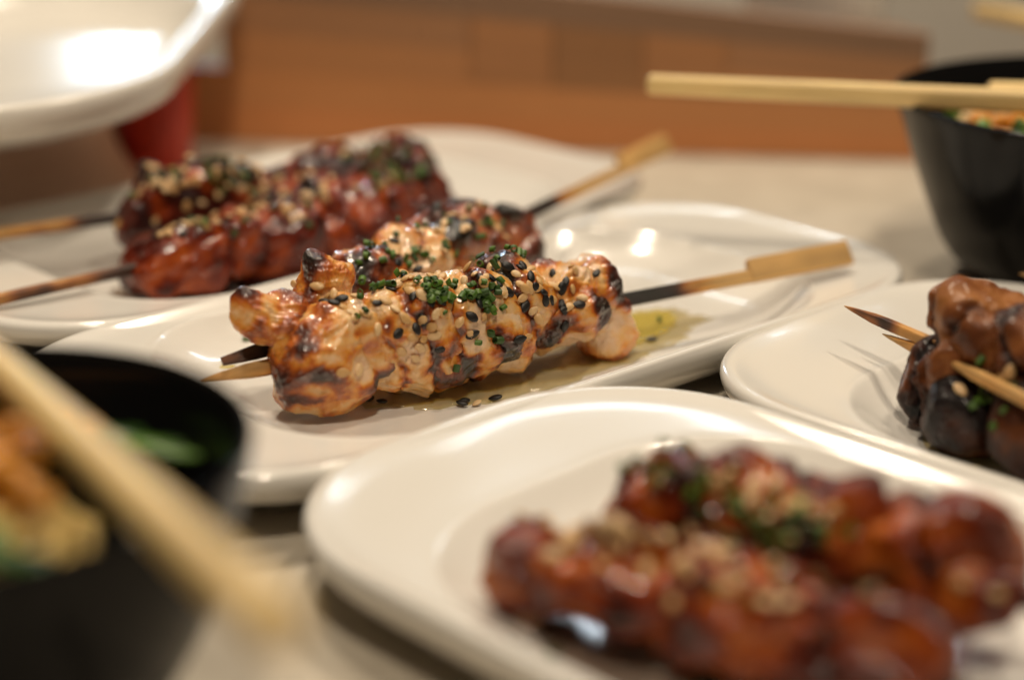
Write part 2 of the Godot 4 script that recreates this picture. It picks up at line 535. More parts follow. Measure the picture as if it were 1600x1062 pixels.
# ---------------------------------------------------------------- the scene
func _ready() -> void:
	rng.seed = 7
	for a in [[noise_low, .055, 11, 2], [noise_mid, .19, 12, 3], [noise_fine, .75, 13, 3], [noise_patch, .075, 14, 3]]:
		a[0].noise_type = FastNoiseLite.TYPE_SIMPLEX_SMOOTH
		a[0].frequency = a[1]
		a[0].seed = a[2]
		a[0].fractal_type = FastNoiseLite.FRACTAL_FBM
		a[0].fractal_octaves = a[3]

	var cam := Camera3D.new()
	cam.name = "camera"
	cam.position = Vector3(0, .174, 0)
	cam.rotation_degrees = Vector3(-19.5, 0, 0)
	cam.fov = 23.08
	cam.near = .02
	cam.far = 30.0
	var lens := CameraAttributesPhysical.new()
	lens.frustum_focal_length = 50.0
	lens.frustum_focus_distance = .450
	lens.exposure_aperture = 50.0 / 15.5
	cam.attributes = lens
	add_child(cam)
	cam.fov = 23.08
	cam.current = true

	var env := Environment.new()
	env.background_mode = Environment.BG_COLOR
	env.background_color = Color(.018, .014, .011).linear_to_srgb()
	env.tonemap_mode = Environment.TONE_MAPPER_LINEAR
	env.tonemap_exposure = 1.5
	env.sdfgi_enabled = true
	env.ssao_enabled = true
	env.ssil_enabled = true
	var we := WorldEnvironment.new()
	we.name = "world_environment"
	we.environment = env
	add_child(we)

	make_materials()
	var warm := Color(1.0, .928, .825)
	panel_lamp("warm ceiling panel lamp above the far left of the table", Vector3(-.25, 1.05, -.85), Vector3(0, 0, -.5), Vector2(.09, .07), .34, warm, 6.0)
	panel_lamp("warm ceiling panel lamp above the far middle of the table", Vector3(.10, 1.10, -1.0), Vector3(0, 0, -.5), Vector2(.07, .09), .22, warm, 6.0)
	panel_lamp("warm ceiling panel lamp above the right side of the table", Vector3(.42, 1.0, -.55), Vector3(0, 0, -.45), Vector2(.07, .07), .22, warm, 6.0)
	panel_lamp("warm ceiling panel lamp above the near side of the table", Vector3(.02, 1.04, .15), Vector3(0, 0, -.45), Vector2(.10, .08), .36, warm, 6.0)
	panel_lamp("cool bright screen lamp standing far behind the raised platter", Vector3(-.69, .61, -2.95), Vector3(-.1, .05, -.6), Vector2(.105, .20), .24, Color(.82, .92, 1.0), 8.0)
	panel_lamp("wide cool window lamp high behind the far right of the table", Vector3(.36, 1.25, -2.5), Vector3(.0, .02, -.3), Vector2(.72, .06), .065, Color(.90, .96, 1.0), 3.0)

	build_table()
	build_background()
	build_plates()
	build_bowls()
	build_chicken()
	build_glazed()
	build_mushrooms()
	build_spills()

func build_table() -> void:
	var t := thing("table", "pale grey beige table top under all the plates and bowls", "table", Vector3(0, 0, -.40))
	part("tabletop", box_mesh(Vector3(1.8, .03, 1.1), .004), M.table, t, Transform3D(Basis(), Vector3(0, -.015, 0)))
	for s in [[-.8, -.48], [.8, -.48], [-.8, .48], [.8, .48]]:
		part("leg", box_mesh(Vector3(.06, .70, .06), .004), M.wood_brown, t, Transform3D(Basis(), Vector3(s[0], -.381, s[1])))
	var f := part("floor", box_mesh(Vector3(6, .1, 6), .01), M.wood_grey, self, Transform3D(Basis(), Vector3(0, -.79, -1.2)))
	tag(f, "", "", "", "structure")
	var w := part("wall", box_mesh(Vector3(6, .79, .1), .01), M.wall, self, Transform3D(Basis(), Vector3(0, -.345, -1.45)))
	tag(w, "", "", "", "structure")

func build_background() -> void:
	# the crate stands on the back of the table, its right end a little nearer
	var c := thing("wooden_crate", "long brown wooden crate at the back of the table, grey weathered top board", "crate", Vector3(.018, 0, -.758), -.12)
	var z := 0.0
	var w := .314
	for k in 5:
		var y := .0073 + k * .0145
		var pieces := [[-.0415, .417, k]] if k < 2 else [[.0075, .320, k]]
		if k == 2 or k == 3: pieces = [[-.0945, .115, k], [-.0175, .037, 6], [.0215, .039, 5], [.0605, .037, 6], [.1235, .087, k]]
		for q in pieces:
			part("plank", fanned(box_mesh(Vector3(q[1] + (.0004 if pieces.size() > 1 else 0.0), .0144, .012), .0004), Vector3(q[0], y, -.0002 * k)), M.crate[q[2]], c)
	part("plank", box_mesh(Vector3(w, .042, .012), .001), M.wood_brown, c, Transform3D(Basis(), Vector3(.0105, .021, -.11)))
	for x in [-.140, .161]:
		part("side_panel", box_mesh(Vector3(.012, .042, .097), .001), M.wood_brown, c, Transform3D(Basis(), Vector3(x, .021, -.0552)))
	part("crate_floor", box_mesh(Vector3(.28, .006, .096), .001), M.wood_grey, c, Transform3D(Basis(), Vector3(.0105, .0042, -.0552)))
	# a white bowl standing in the crate
	var b := thing("white_bowl", "small white bowl standing inside the brown wooden crate", "bowl", Vector3(.150, .0075, -.835))
	part("bowl_body", lathe(smooth_profile([Vector2(.0005, .002), Vector2(.016, .002), Vector2(.018, 0), Vector2(.021, .004), Vector2(.030, .025), Vector2(.037, .055), Vector2(.0385, .074), Vector2(.0375, .0755), Vector2(.0362, .073), Vector2(.034, .055), Vector2(.027, .027), Vector2(.016, .008), Vector2(.0005, .006)])), M.porcelain, b, Transform3D(Basis.from_scale(Vector3(1, 1.12, 1)), Vector3.ZERO))
	# platter on a stand
	var s := thing("footed_platter", "large white platter raised on a round stand, bright reflection on top", "platter", Vector3(-.210, 0, -.672), PI / 2)
	part("platter", plate_mesh(1.07, 1.18, 1.75), M.porcelain_soft, s, Transform3D(Basis(Vector3.BACK, .05) * Basis.from_scale(Vector3(1, 1.35, 1)), Vector3(.004, .046, 0)))
	part("stand", lathe(smooth_profile([Vector2(.0005, .001), Vector2(.052, .001), Vector2(.056, .0), Vector2(.056, .003), Vector2(.050, .012), Vector2(.044, .026), Vector2(.046, .0415), Vector2(.0005, .0415)])), M.peach, s)
	var r := thing("red_cup", "small red cup standing under the edge of the raised platter", "cup", Vector3(-.156, 0, -.715))
	part("cup_body", lathe(smooth_profile([Vector2(.0005, .001), Vector2(.013, .001), Vector2(.0145, 0), Vector2(.015, .002), Vector2(.0175, .03), Vector2(.0185, .043), Vector2(.0178, .0438), Vector2(.017, .043), Vector2(.016, .03), Vector2(.013, .004), Vector2(.0005, .003)])), M.red, r)

func build_plates() -> void:
	var mesh := plate_mesh()
	var middle := plate_mesh(1.0, .90)
	var narrow := plate_mesh(1.0, .93, 1.12)
	var spots := [
		["white rounded rectangular plate in the middle holding the pale chicken skewers", Vector3(-.0036, 0, -.4668), atan2(.659, .752)],
		["white rounded rectangular plate at the back left holding dark glazed skewers", Vector3(-.0808, 0, -.5807), atan2(.659, .752) + .06],
		["white rounded rectangular plate in the foreground holding dark glazed skewers", Vector3(.0790, 0, -.2785), -atan2(.714, .70)],
		["white rounded rectangular plate at the right edge holding the mushroom skewers", Vector3(.1860, 0, -.3650), -atan2(.714, .70)]]
	for a in spots:
		var o := part("plate", narrow if "foreground" in a[0] else middle if "middle" in a[0] else mesh, M.porcelain, self, Transform3D(Basis(Vector3.UP, a[2]), a[1]))
		tag(o, a[0], "plate", "white rounded plates")

func build_bowls() -> void:
	# right: wide black bowl with rice and chopsticks
	var b := part("black_bowl", lathe(smooth_profile([Vector2(.0005, .003), Vector2(.036, .003), Vector2(.039, 0), Vector2(.0425, .0006), Vector2(.046, .0016), Vector2(.0545, .0055), Vector2(.0620, .0125), Vector2(.0682, .025), Vector2(.0752, .043), Vector2(.0800, .0565), Vector2(.0830, .0640), Vector2(.0826, .0653), Vector2(.0812, .0648), Vector2(.0775, .0565), Vector2(.072, .043), Vector2(.065, .027), Vector2(.055, .016), Vector2(.040, .010), Vector2(.0005, .009)]), 96), M.lacquer, self, Transform3D(Basis(), Vector3(.2120, 0, -.549)))
	tag(b, "wide black glossy bowl of rice at the right edge behind the mushroom plate", "bowl", "black bowls")
	var rice := thing("fried_rice", "fried rice with orange and green bits filling the right black bowl", "rice", Vector3(.2120, .0405, -.549))
	var P := PackedVector3Array()
	for j in 30:
		var r := .0735 * (1.0 - j / 29.0)
		for i in 72:
			var an := TAU * i / 72
			var p := Vector3(r * cos(an), 0, -r * sin(an))
			p.y = .021 * (1.0 - pow(r / .0745, 3.0)) + noise_mid.get_noise_3dv(p * 1500) * .0022 * minf(1, j)
			P.append(p)
	part("rice_bed", grid_mesh(P, 72, 30, true), M.rice, rice)
	var grain := seed_shape()
	var mm := MultiMesh.new()
	mm.transform_format = MultiMesh.TRANSFORM_3D
	mm.mesh = grain
	mm.instance_count = 1500
	for k in 1500:
		var r := .072 * sqrt(rng.randf())
		var an := rng.randf() * TAU
		mm.set_instance_transform(k, Transform3D(Basis.from_euler(Vector3(rng.randf_range(-.5, .5), rng.randf() * TAU, rng.randf_range(-.5, .5))).scaled(Vector3.ONE * 1.9), Vector3(r * cos(an), .021 * (1.0 - pow(r / .0745, 3.0)) + .0012, r * sin(an))))
	var gi := MultiMeshInstance3D.new()
	gi.name = "rice_grains"
	gi.multimesh = mm
	gi.material_override = M.rice
	rice.add_child(gi)
	tag(gi, "", "", "", "stuff")
	var cube := box_mesh(Vector3(.006, .004, .005), .001)
	for k in 150:
		var r := .071 * sqrt(rng.randf())
		var an := rng.randf() * TAU
		var green := rng.randf() < .38
		part("leek_bit" if green else "carrot_cube", cube if not green else M.chive_mesh[k % 3], M.leaf if green else M.carrot, rice, Transform3D(Basis.from_euler(Vector3(rng.randf(), rng.randf() * 6, rng.randf())).scaled(Vector3.ONE * (2.2 if green else 1.0)), Vector3(r * cos(an), .021 * (1.0 - pow(r / .0745, 3.0)) + .0028, r * sin(an))))
	var c1 := part("chopstick", round_stick(Vector3(.0470, .0676, -.5596), Vector3(.292, .0688, -.493), .0033, .0044), M.chopstick)
	tag(c1, "bamboo chopstick lying across the front rim of the right black bowl", "chopstick")
	var c2 := part("chopstick", round_stick(Vector3(.160, .0668, -.5508), Vector3(.33, .0690, -.516), .0032, .0040), M.chopstick)
	tag(c2, "bamboo chopstick whose tip just shows above the long one on the rice bowl", "chopstick")
	var c3 := part("chopstick", round_stick(Vector3(.2145, .0615, -.770), Vector3(.300, .0722, -.50), .0036, .0042), M.chopstick)
	tag(c3, "bamboo chopstick in the far top right corner beyond the rice bowl", "chopstick")

	# left: small black bowl close to the lens, noodles with carrot and greens
	var at := Vector3(-.098, 0, -.266)
	var l := part("black_bowl", lathe(smooth_profile([Vector2(.0005, .003), Vector2(.020, .003), Vector2(.022, 0), Vector2(.024, .001), Vector2(.026, .006), Vector2(.036, .014), Vector2(.044, .028), Vector2(.0495, .045), Vector2(.0525, .0585), Vector2(.0520, .0597), Vector2(.0508, .059), Vector2(.0475, .045), Vector2(.042, .029), Vector2(.034, .0165), Vector2(.020, .010), Vector2(.0005, .009)]), 96), M.lacquer, self, Transform3D(Basis(), at))
	tag(l, "black bowl of noodles in the left foreground beside the middle plate", "bowl", "black bowls")
	var nd := thing("noodle_salad", "noodles with carrot strips and green leaves filling the left foreground bowl", "noodles", at + Vector3(.002, .034, .001))
	var st := SurfaceTool.new()
	for k in 46:
		var pts := PackedVector3Array()
		var r0 := rng.randf_range(.004, .03)
		var a0 := rng.randf() * TAU
		for q in 14:
			var a := a0 + q * .32
			var r := r0 + .005 * sin(q * .8 + k)
			pts.append(Vector3(r * cos(a) - .008, .004 + .016 * (1.0 - r / .042) + .003 * sin(q * .9 + k * 2.0), r * sin(a) + .008))
		st.append_from(tube_mesh(pts, .0013, 6), 0, Transform3D())
	var nm := part("noodles", st.commit(), M.noodle, nd)
	tag(nm, "", "", "", "stuff")
	for k in 16:
		var p := Vector3(rng.randf_range(-.028, .012), rng.randf_range(.015, .024), rng.randf_range(-.030, .006))
		var a := rng.randf() * TAU
		var pts := PackedVector3Array()
		for q in 6: pts.append(p + Vector3(cos(a) * (q - 3) * .004, -.0003 * (q - 3) * (q - 3), sin(a) * (q - 3) * .004))
		part("carrot_strip", tube_mesh(pts, .0022, 6, .7), M.carrot, nd)
	for k in 14:
		var front := k < 9
		var p := Vector3(rng.randf_range(-.022, .020), .019, rng.randf_range(.008, .026)) if front else Vector3([.002, .022, -.006, .012, .03][k - 9], .0115, [-.0445, -.040, -.043, -.043, -.034][k - 9])
		var a := rng.randf() * TAU if front else rng.randf_range(-.3, .3)
		var pts := PackedVector3Array()
		for q in 7: pts.append(p + Vector3(cos(a) * (q - 3) * .0035, .0006 * sin(q * 1.3), sin(a) * (q - 3) * .0035))
		part("leaf_strip", tube_mesh(pts, .0028, 6, .3), M.leaf if k % 2 else M.dark_leaf, nd)
	var c4 := part("chopstick", round_stick(Vector3(-.1345, .0618, -.3540), Vector3(-.0286, .0715, -.1824), .0029, .0033), M.chopstick)
	tag(c4, "bamboo chopstick lying across the left foreground noodle bowl, its end near the lens", "chopstick")

# sections of a flat skewer with a paddle: tip at 0
func paddle_skewer(o: Node3D, from: Vector3, length: float, burns: Array, tilt: float, sd: float, pitch := 0.0) -> void:
	# burns: [s, burn] stops along it
	var b := func(s: float) -> float:
		for k in burns.size() - 1:
			if s <= burns[k + 1][0]: return lerpf(burns[k][1], burns[k + 1][1], clampf((s - burns[k][0]) / (burns[k + 1][0] - burns[k][0]), 0, 1))
		return burns[-1][1]
	var sec := [[0.0, -.3, .3, .5, b.call(0.0)], [4.0, -.9, .9, 1.2, b.call(4.0)], [12.0, -1.9, 1.9, 2.0, b.call(12.0)]]
	var paddle := length - 40.0
	for k in range(1, 40):
		var s := 12.0 + (paddle - 12.0) * k / 39.0
		sec.append([s, -2.1, 2.1, 2.1, b.call(s)])
	var xf := Transform3D(Basis(Vector3.BACK, pitch) * Basis(Vector3.RIGHT, tilt), from)
	var st := part("stick", stick_mesh(sec, sd), M.bamboo, o, xf)
	var pad := [[paddle - .3, -2.15, 2.1, 2.15, 0.02], [paddle + .2, -2.2, 4.9, 2.2, 0.02], [paddle + .8, -2.25, 5.5, 2.3, 0.0], [length - .9, -2.35, 5.9, 2.4, 0.0], [length - .2, -2.2, 5.7, 2.2, 0.0], [length, -1.9, 5.3, 1.8, 0.0]]
	part("handle", stick_mesh(pad, sd + 20), M.bamboo, st)

func build_chicken() -> void:
	var turn := deg_to_rad(30.2)
	var o := thing("chicken_skewer", "pale charred chicken skewer in focus, scattered with sesame seeds and chives", "skewer", Vector3(-.0788, 0, -.3992), turn)
	paddle_skewer(o, Vector3(-.001, .022, 0), 217.0, [[0, .18], [17, .24], [24, .7], [60, .9], [128, 1.0], [147, .95], [154, .5], [162, .12], [170, 0]], -.62, 3.0)
	var tips := stick_mesh([[0, -1.2, 1.2, .6, .62], [9, -2.0, 2.0, 1.2, .95], [26, -2.3, 2.3, 1.6, 1.0]], 9.0)
	part("stick", tips, M.bamboo, o, Transform3D(Basis(Vector3.BACK, .10) * Basis(Vector3.RIGHT, -.6), Vector3(.006, .0245, -.0035)))
	var store := {"p": PackedVector3Array(), "n": PackedVector3Array()}
	var hi := {"nu": 240, "nv": 170}
	var v := func(x, y, z) -> Vector3: return Vector3(x, y, z).normalized()
	chunk(o, "chicken_piece", Vector3(33, 24, 4), Vector3(17, 14.5, 13.5), Vector3(0, 10, 14), hi.merged({"rough": .66, "seed": 1.0, "pow": 2.9, "base": .28, "pulls": [[v.call(-.1, 1, .3), 1.5, 18.0, .28], [v.call(-.7, .5, .55), 1.2, 9.0, .0], [v.call(.9, .1, .5), .6, 16.0, .25], [v.call(-.55, .1, .8), 0.6, 60.0, .45], [v.call(-.3, -.9, .5), 1.0, 24.0, .3]], "cuts": [[v.call(1, .1, 0), 6.0, 2.2, 1.6, .12]]}), store)
	chunk(o, "chicken_piece", Vector3(21, 33, -2), Vector3(12, 7.0, 8), Vector3(0, -12, -24), hi.merged({"nu": 180, "nv": 130, "seed": 2.0, "base": .28, "facets": 4, "pow": 2.1, "pulls": [[v.call(-.86, .5, .1), 3.0, 13.0, .55]]}), store)
	chunk(o, "chicken_piece", Vector3(38, 35, -8), Vector3(8, 12, 8), Vector3(0, 0, 6), hi.merged({"nu": 160, "nv": 110, "seed": 3.0, "base": .32, "pow": 2.2, "pulls": [[v.call(-.25, 1, .0), 1.6, 16.0, .34]]}), store)
	chunk(o, "chicken_piece", Vector3(55, 24.5, 2), Vector3(18, 16.5, 14.5), Vector3(0, 6, 12), hi.merged({"rough": .66, "seed": 4.4, "base": .22, "pulls": [[v.call(-.3, 1, .1), 1.5, 12.0, .3], [v.call(.5, -.3, .8), 1.0, 18.0, .4]], "cuts": [[v.call(1, .12, 0), 1.0, 1.9, 1.4, .46], [v.call(1, .2, 0), -9.0, 1.4, .9, .25]]}), store)
	chunk(o, "chicken_piece", Vector3(74, 24, 3), Vector3(18, 15.5, 14), Vector3(0, -4, 16), hi.merged({"rough": .66, "seed": 5.2, "base": .22, "pulls": [[v.call(-.5, .95, .15), 1.6, 16.0, .4], [v.call(.35, -.6, .75), 1.2, 24.0, .62], [v.call(-.35, -.5, .8), .8, 24.0, .5]], "cuts": [[v.call(1, .15, .1), -5.0, 2.0, 1.6, .48], [v.call(1, .1, .1), 6.0, 1.6, 1.1, .34]]}), store)
	chunk(o, "chicken_piece", Vector3(88, 25, 1), Vector3(13.5, 15.5, 14), Vector3(0, 5, 18), hi.merged({"rough": .66, "seed": 6.7, "base": .23, "pulls": [[v.call(.05, 1, .1), 2.2, 6.0, .62], [v.call(.40, -.5, .8), 1.0, 28.0, .55], [v.call(.85, .1, .6), .8, 16.0, .3]], "cuts": [[v.call(1, .15, 0), 1.0, 1.8, 1.5, .44]]}), store)
	chunk(o, "chicken_piece", Vector3(104, 24.0, 1), Vector3(13, 11.5, 13), Vector3(-8, 4, 20), hi.merged({"seed": 7.3, "base": .24, "pow": 3.6, "facets": 6, "pulls": [[v.call(.5, -.45, .8), 2.0, 9.0, .7], [v.call(-.6, -.3, .75), 1.0, 12.0, .6], [v.call(.3, 1, -.1), 1.6, 16.0, .4]]}), store)
	chunk(o, "chicken_piece", Vector3(118.5, 22.5, -1), Vector3(8.5, 14, 12.5), Vector3(0, -8, 24), hi.merged({"seed": 8.1, "base": .22, "pow": 3.8, "facets": 6, "pulls": [[v.call(-.35, .95, .35), 2.6, 16.0, .8], [v.call(.75, .1, .8), 2.6, 16.0, .8], [v.call(.6, .7, .5), .8, 18.0, .4], [v.call(.2, -.9, .4), 1.8, 12.0, .12]]}), store)
	var d := (o.basis.inverse() * Vector3(0, .75, .66)).normalized()
	var outer := outer_points(store, d)
	lay(o, store, outer, [
		["sesame_seed", 8, 38, 6, 19, 3], ["black_sesame_seed", 3, 33, 5, 19, 2], ["chive_piece", 2, 37, 2, 14, 1.5], ["chive_piece", 5, 45, 3, 23, 2], ["sesame_seed", 4, 33, 3, 29, 3],
		["sesame_seed", 12, 50, 6, 17, 4], ["black_sesame_seed", 8, 50, 8, 16, 5], ["chive_piece", 30, 61, 2.6, 16, 2.4], ["chive_piece", 7, 52, 4, 24, 2],
		["sesame_seed", 11, 66, 8, 21, 3.5], ["sesame_seed", 10, 66, 10, 10, 3], ["black_sesame_seed", 8, 68, 9, 13, 5], ["chive_piece", 26, 74, 2.6, 13, 2.2], ["chive_piece", 6, 70, 3, 16, 2], ["chive_piece", 3, 64, 6, 3, 2],
		["sesame_seed", 17, 84, 6, 18, 4], ["black_sesame_seed", 8, 86, 7, 17, 5], ["chive_piece", 9, 86, 4, 27, 2.5],
		["black_sesame_seed", 9, 98, 2.6, 9, 3], ["sesame_seed", 8, 97, 4, 11, 4], ["black_sesame_seed", 5, 107, 4, 13, 4], ["sesame_seed", 4, 107, 5, 19, 4],
		["sesame_seed", 6, 56, 14, 5, 3], ["black_sesame_seed", 4, 58, 14, 6, 4]])

	# the second chicken skewer, behind
	var o2 := thing("chicken_skewer", "second chicken skewer with blackened end, behind the sharp one on the middle plate", "skewer", Vector3(-.0442, 0, -.4568), deg_to_rad(59.4))
	paddle_skewer(o2, Vector3(-.012, .026, 0), 219.0, [[0, .3], [20, .8], [60, 1.0], [108, 1.0], [118, .85], [130, .3], [142, .06], [160, 0]], -.6, 6.0, .012)
	var s2 := {"p": PackedVector3Array(), "n": PackedVector3Array()}
	var k2 := {"nu": 110, "nv": 80}
	chunk(o2, "chicken_piece", Vector3(6, 24, 0), Vector3(13, 14, 14), Vector3(0, 10, 10), k2.merged({"seed": 11.0, "base": .38, "pulls": [[v.call(-.5, .9, .2), 2.5, 10.0, .5]]}), s2)
	chunk(o2, "chicken_piece", Vector3(25, 25, 1), Vector3(13, 14, 14), Vector3(0, -8, 14), k2.merged({"seed": 12.0, "base": .30, "pulls": [[v.call(.2, 1, .1), 1.5, 12.0, .3]]}), s2)
	chunk(o2, "chicken_piece", Vector3(44, 25, 0), Vector3(12, 15, 14), Vector3(0, 6, 14), k2.merged({"seed": 13.0, "base": .40, "pal": DARK_CHICKEN, "pulls": [[v.call(-.3, 1, .2), 1.5, 12.0, .4]]}), s2)
	chunk(o2, "chicken_piece", Vector3(62, 24, 0), Vector3(12, 15, 14), Vector3(0, -6, 10), k2.merged({"seed": 14.0, "base": .38, "pal": DARK_CHICKEN, "pulls": [[v.call(.1, 1, -.2), 2.0, 10.0, .4]]}), s2)
	chunk(o2, "chicken_piece", Vector3(79, 22, 0), Vector3(10, 13, 13), Vector3(0, 8, 16), k2.merged({"seed": 15.0, "base": .48, "pal": DARK_CHICKEN, "pulls": [[v.call(.9, .1, .3), 2.5, 10.0, .6], [v.call(-.1, 1, .1), 2.0, 12.0, .5]]}), s2)
	var d2 := (o2.basis.inverse() * Vector3(0, .8, .6)).normalized()
	lay(o2, s2, outer_points(s2, d2, .002), [["sesame_seed", 16, 28, 12, 19, 5], ["chive_piece", 22, 30, 12, 19, 5], ["chive_piece", 10, 4, 6, 22, 3], ["black_sesame_seed", 5, 30, 14, 18, 5], ["sesame_seed", 6, 55, 8, 19, 5], ["chive_piece", 8, 52, 8, 19, 4]])

func glazed_skewer(label: String, at: Vector3, turn: float, first: float, last: float, y: float, r: Vector3, sd: float, bits: Array, opt := {}) -> void:
	var o := thing("glazed_skewer", label, "skewer", at, turn, opt.get("group", ""))
	paddle_skewer(o, Vector3(opt.get("start", -14.0) * .001, y * .001, 0), opt.get("length", 205.0), opt.get("burns", []), -.6, sd, opt.get("pitch", 0.0))
	var store := {"p": PackedVector3Array(), "n": PackedVector3Array()}
	var r2 := RandomNumberGenerator.new()
	r2.seed = int(sd * 10)
	var n := maxi(2, roundi((last - first) / (r.x * 2.2)))
	for k in n:
		var s := lerpf(first + r.x * 1.5, last - r.x * 1.5, k / (n - 1.0))
		var half := r * Vector3(r2.randf_range(1.7, 2.2), r2.randf_range(.85, 1.05), r2.randf_range(.9, 1.1))
		var up := Vector3(r2.randf_range(-.8, .8), 1, r2.randf_range(-.5, .5)).normalized()
		var side := Vector3(r2.randf_range(-.6, .6), r2.randf_range(-.3, .3), 1).normalized()
		chunk(o, "glazed_piece", Vector3(s, y + r2.randf_range(-1.5, 2.0), r2.randf_range(-2, 2)), half, Vector3(r2.randf_range(-15, 15), r2.randf_range(-14, 14), r2.randf_range(-6, 20)),
			{"nu": 96, "nv": 110, "seed": sd + k * 1.7, "base": opt.get("base", .34) + r2.randf_range(-.07, .07), "pal": opt.get("pal", GLAZED), "mat": M.glazed, "vary": .9, "ends": .05, "facets": 9, "pow": r2.randf_range(2.8, 4.0), "rough": 1.0,
			"pulls": [[up, r2.randf_range(1.0, 4.0), 16.0, .25], [side, r2.randf_range(-1.5, 2.0), 14.0, r2.randf_range(-.1, .25)], [Vector3(r2.randf_range(-.9, .9), r2.randf_range(-.2, .8), r2.randf_range(.2, 1)).normalized(), r2.randf_range(1.5, 4.0), 30.0, .3]],
			"cuts": [[Vector3(1, r2.randf_range(-.5, .5), r2.randf_range(-.5, .5)).normalized(), r2.randf_range(-8, 8), 1.8, 2.2, .2]]}, store)
	var d := (o.basis.inverse() * Vector3(0, .85, .53)).normalized()
	lay(o, store, outer_points(store, d, .002), bits)

func build_glazed() -> void:
	var back := "glazed skewers on the back left plate"
	glazed_skewer("dark red glazed meat skewer at the front of the back left plate", Vector3(-.1155, 0, -.5015), deg_to_rad(42.5), 2, 122, 21, Vector3(12, 11.5, 12), 21.0,
		[["sesame_seed", 28, 35, 22, 19, 3], ["sesame_seed", 12, 70, 18, 19, 3], ["black_sesame_seed", 10, 50, 30, 18, 4], ["chive_piece", 12, 30, 16, 18, 4], ["chive_piece", 26, 98, 8, 20, 3]],
		{"group": back, "start": 126.0, "length": 226.0, "pitch": PI, "burns": [[0, .9], [110, 1], [132, .85], [150, .55], [170, .45], [190, .2]]})
	glazed_skewer("dark seeded meat skewer at the rear of the back left plate", Vector3(-.1365, 0, -.5430), deg_to_rad(30.4), 4, 120, 25, Vector3(12, 13.5, 12.5), 31.0,
		[["sesame_seed", 40, 42, 24, 19, 6], ["sesame_seed", 20, 20, 14, 17, 5], ["black_sesame_seed", 20, 60, 30, 19, 5], ["chive_piece", 26, 36, 12, 18, 4], ["chive_piece", 34, 100, 8, 20, 4]],
		{"group": back, "start": 126.0, "length": 240.0, "pitch": PI, "base": .44, "burns": [[0, .9], [112, 1], [134, .9], [142, .35], [165, .12], [190, .03]]})
	var front := "glazed skewers on the foreground plate"
	glazed_skewer("blurred red glazed meat skewer nearest the lens on the foreground plate", Vector3(-.0033, 0, -.3117), deg_to_rad(-37.7), 10, 96, 20, Vector3(11.5, 10.5, 10.5), 41.0,
		[["sesame_seed", 30, 42, 15, 19, 4], ["sesame_seed", 14, 22, 6, 17, 4], ["black_sesame_seed", 6, 45, 18, 16, 5], ["chive_piece", 10, 55, 12, 20, 3]],
		{"group": front, "start": 0.0, "length": 200.0, "pal": GLAZED_LIGHT, "base": .36, "burns": [[0, .1], [4, .4], [12, .9], [120, 1], [160, .2], [200, 0]]})
	glazed_skewer("blurred red glazed meat skewer at the rear of the foreground plate, chives on top", Vector3(.0235, 0, -.3262), deg_to_rad(-32.4), 3, 80, 23, Vector3(11.5, 12, 10.5), 52.0,
		[["sesame_seed", 24, 34, 16, 17, 5], ["black_sesame_seed", 8, 30, 14, 17, 5], ["chive_piece", 46, 40, 6, 11, 4], ["chive_piece", 16, 16, 8, 20, 3]],
		{"group": front, "start": 4.0, "length": 200.0, "pal": GLAZED_LIGHT, "base": .38, "burns": [[0, .9], [100, 1], [130, .8], [150, .2], [200, 0]]})

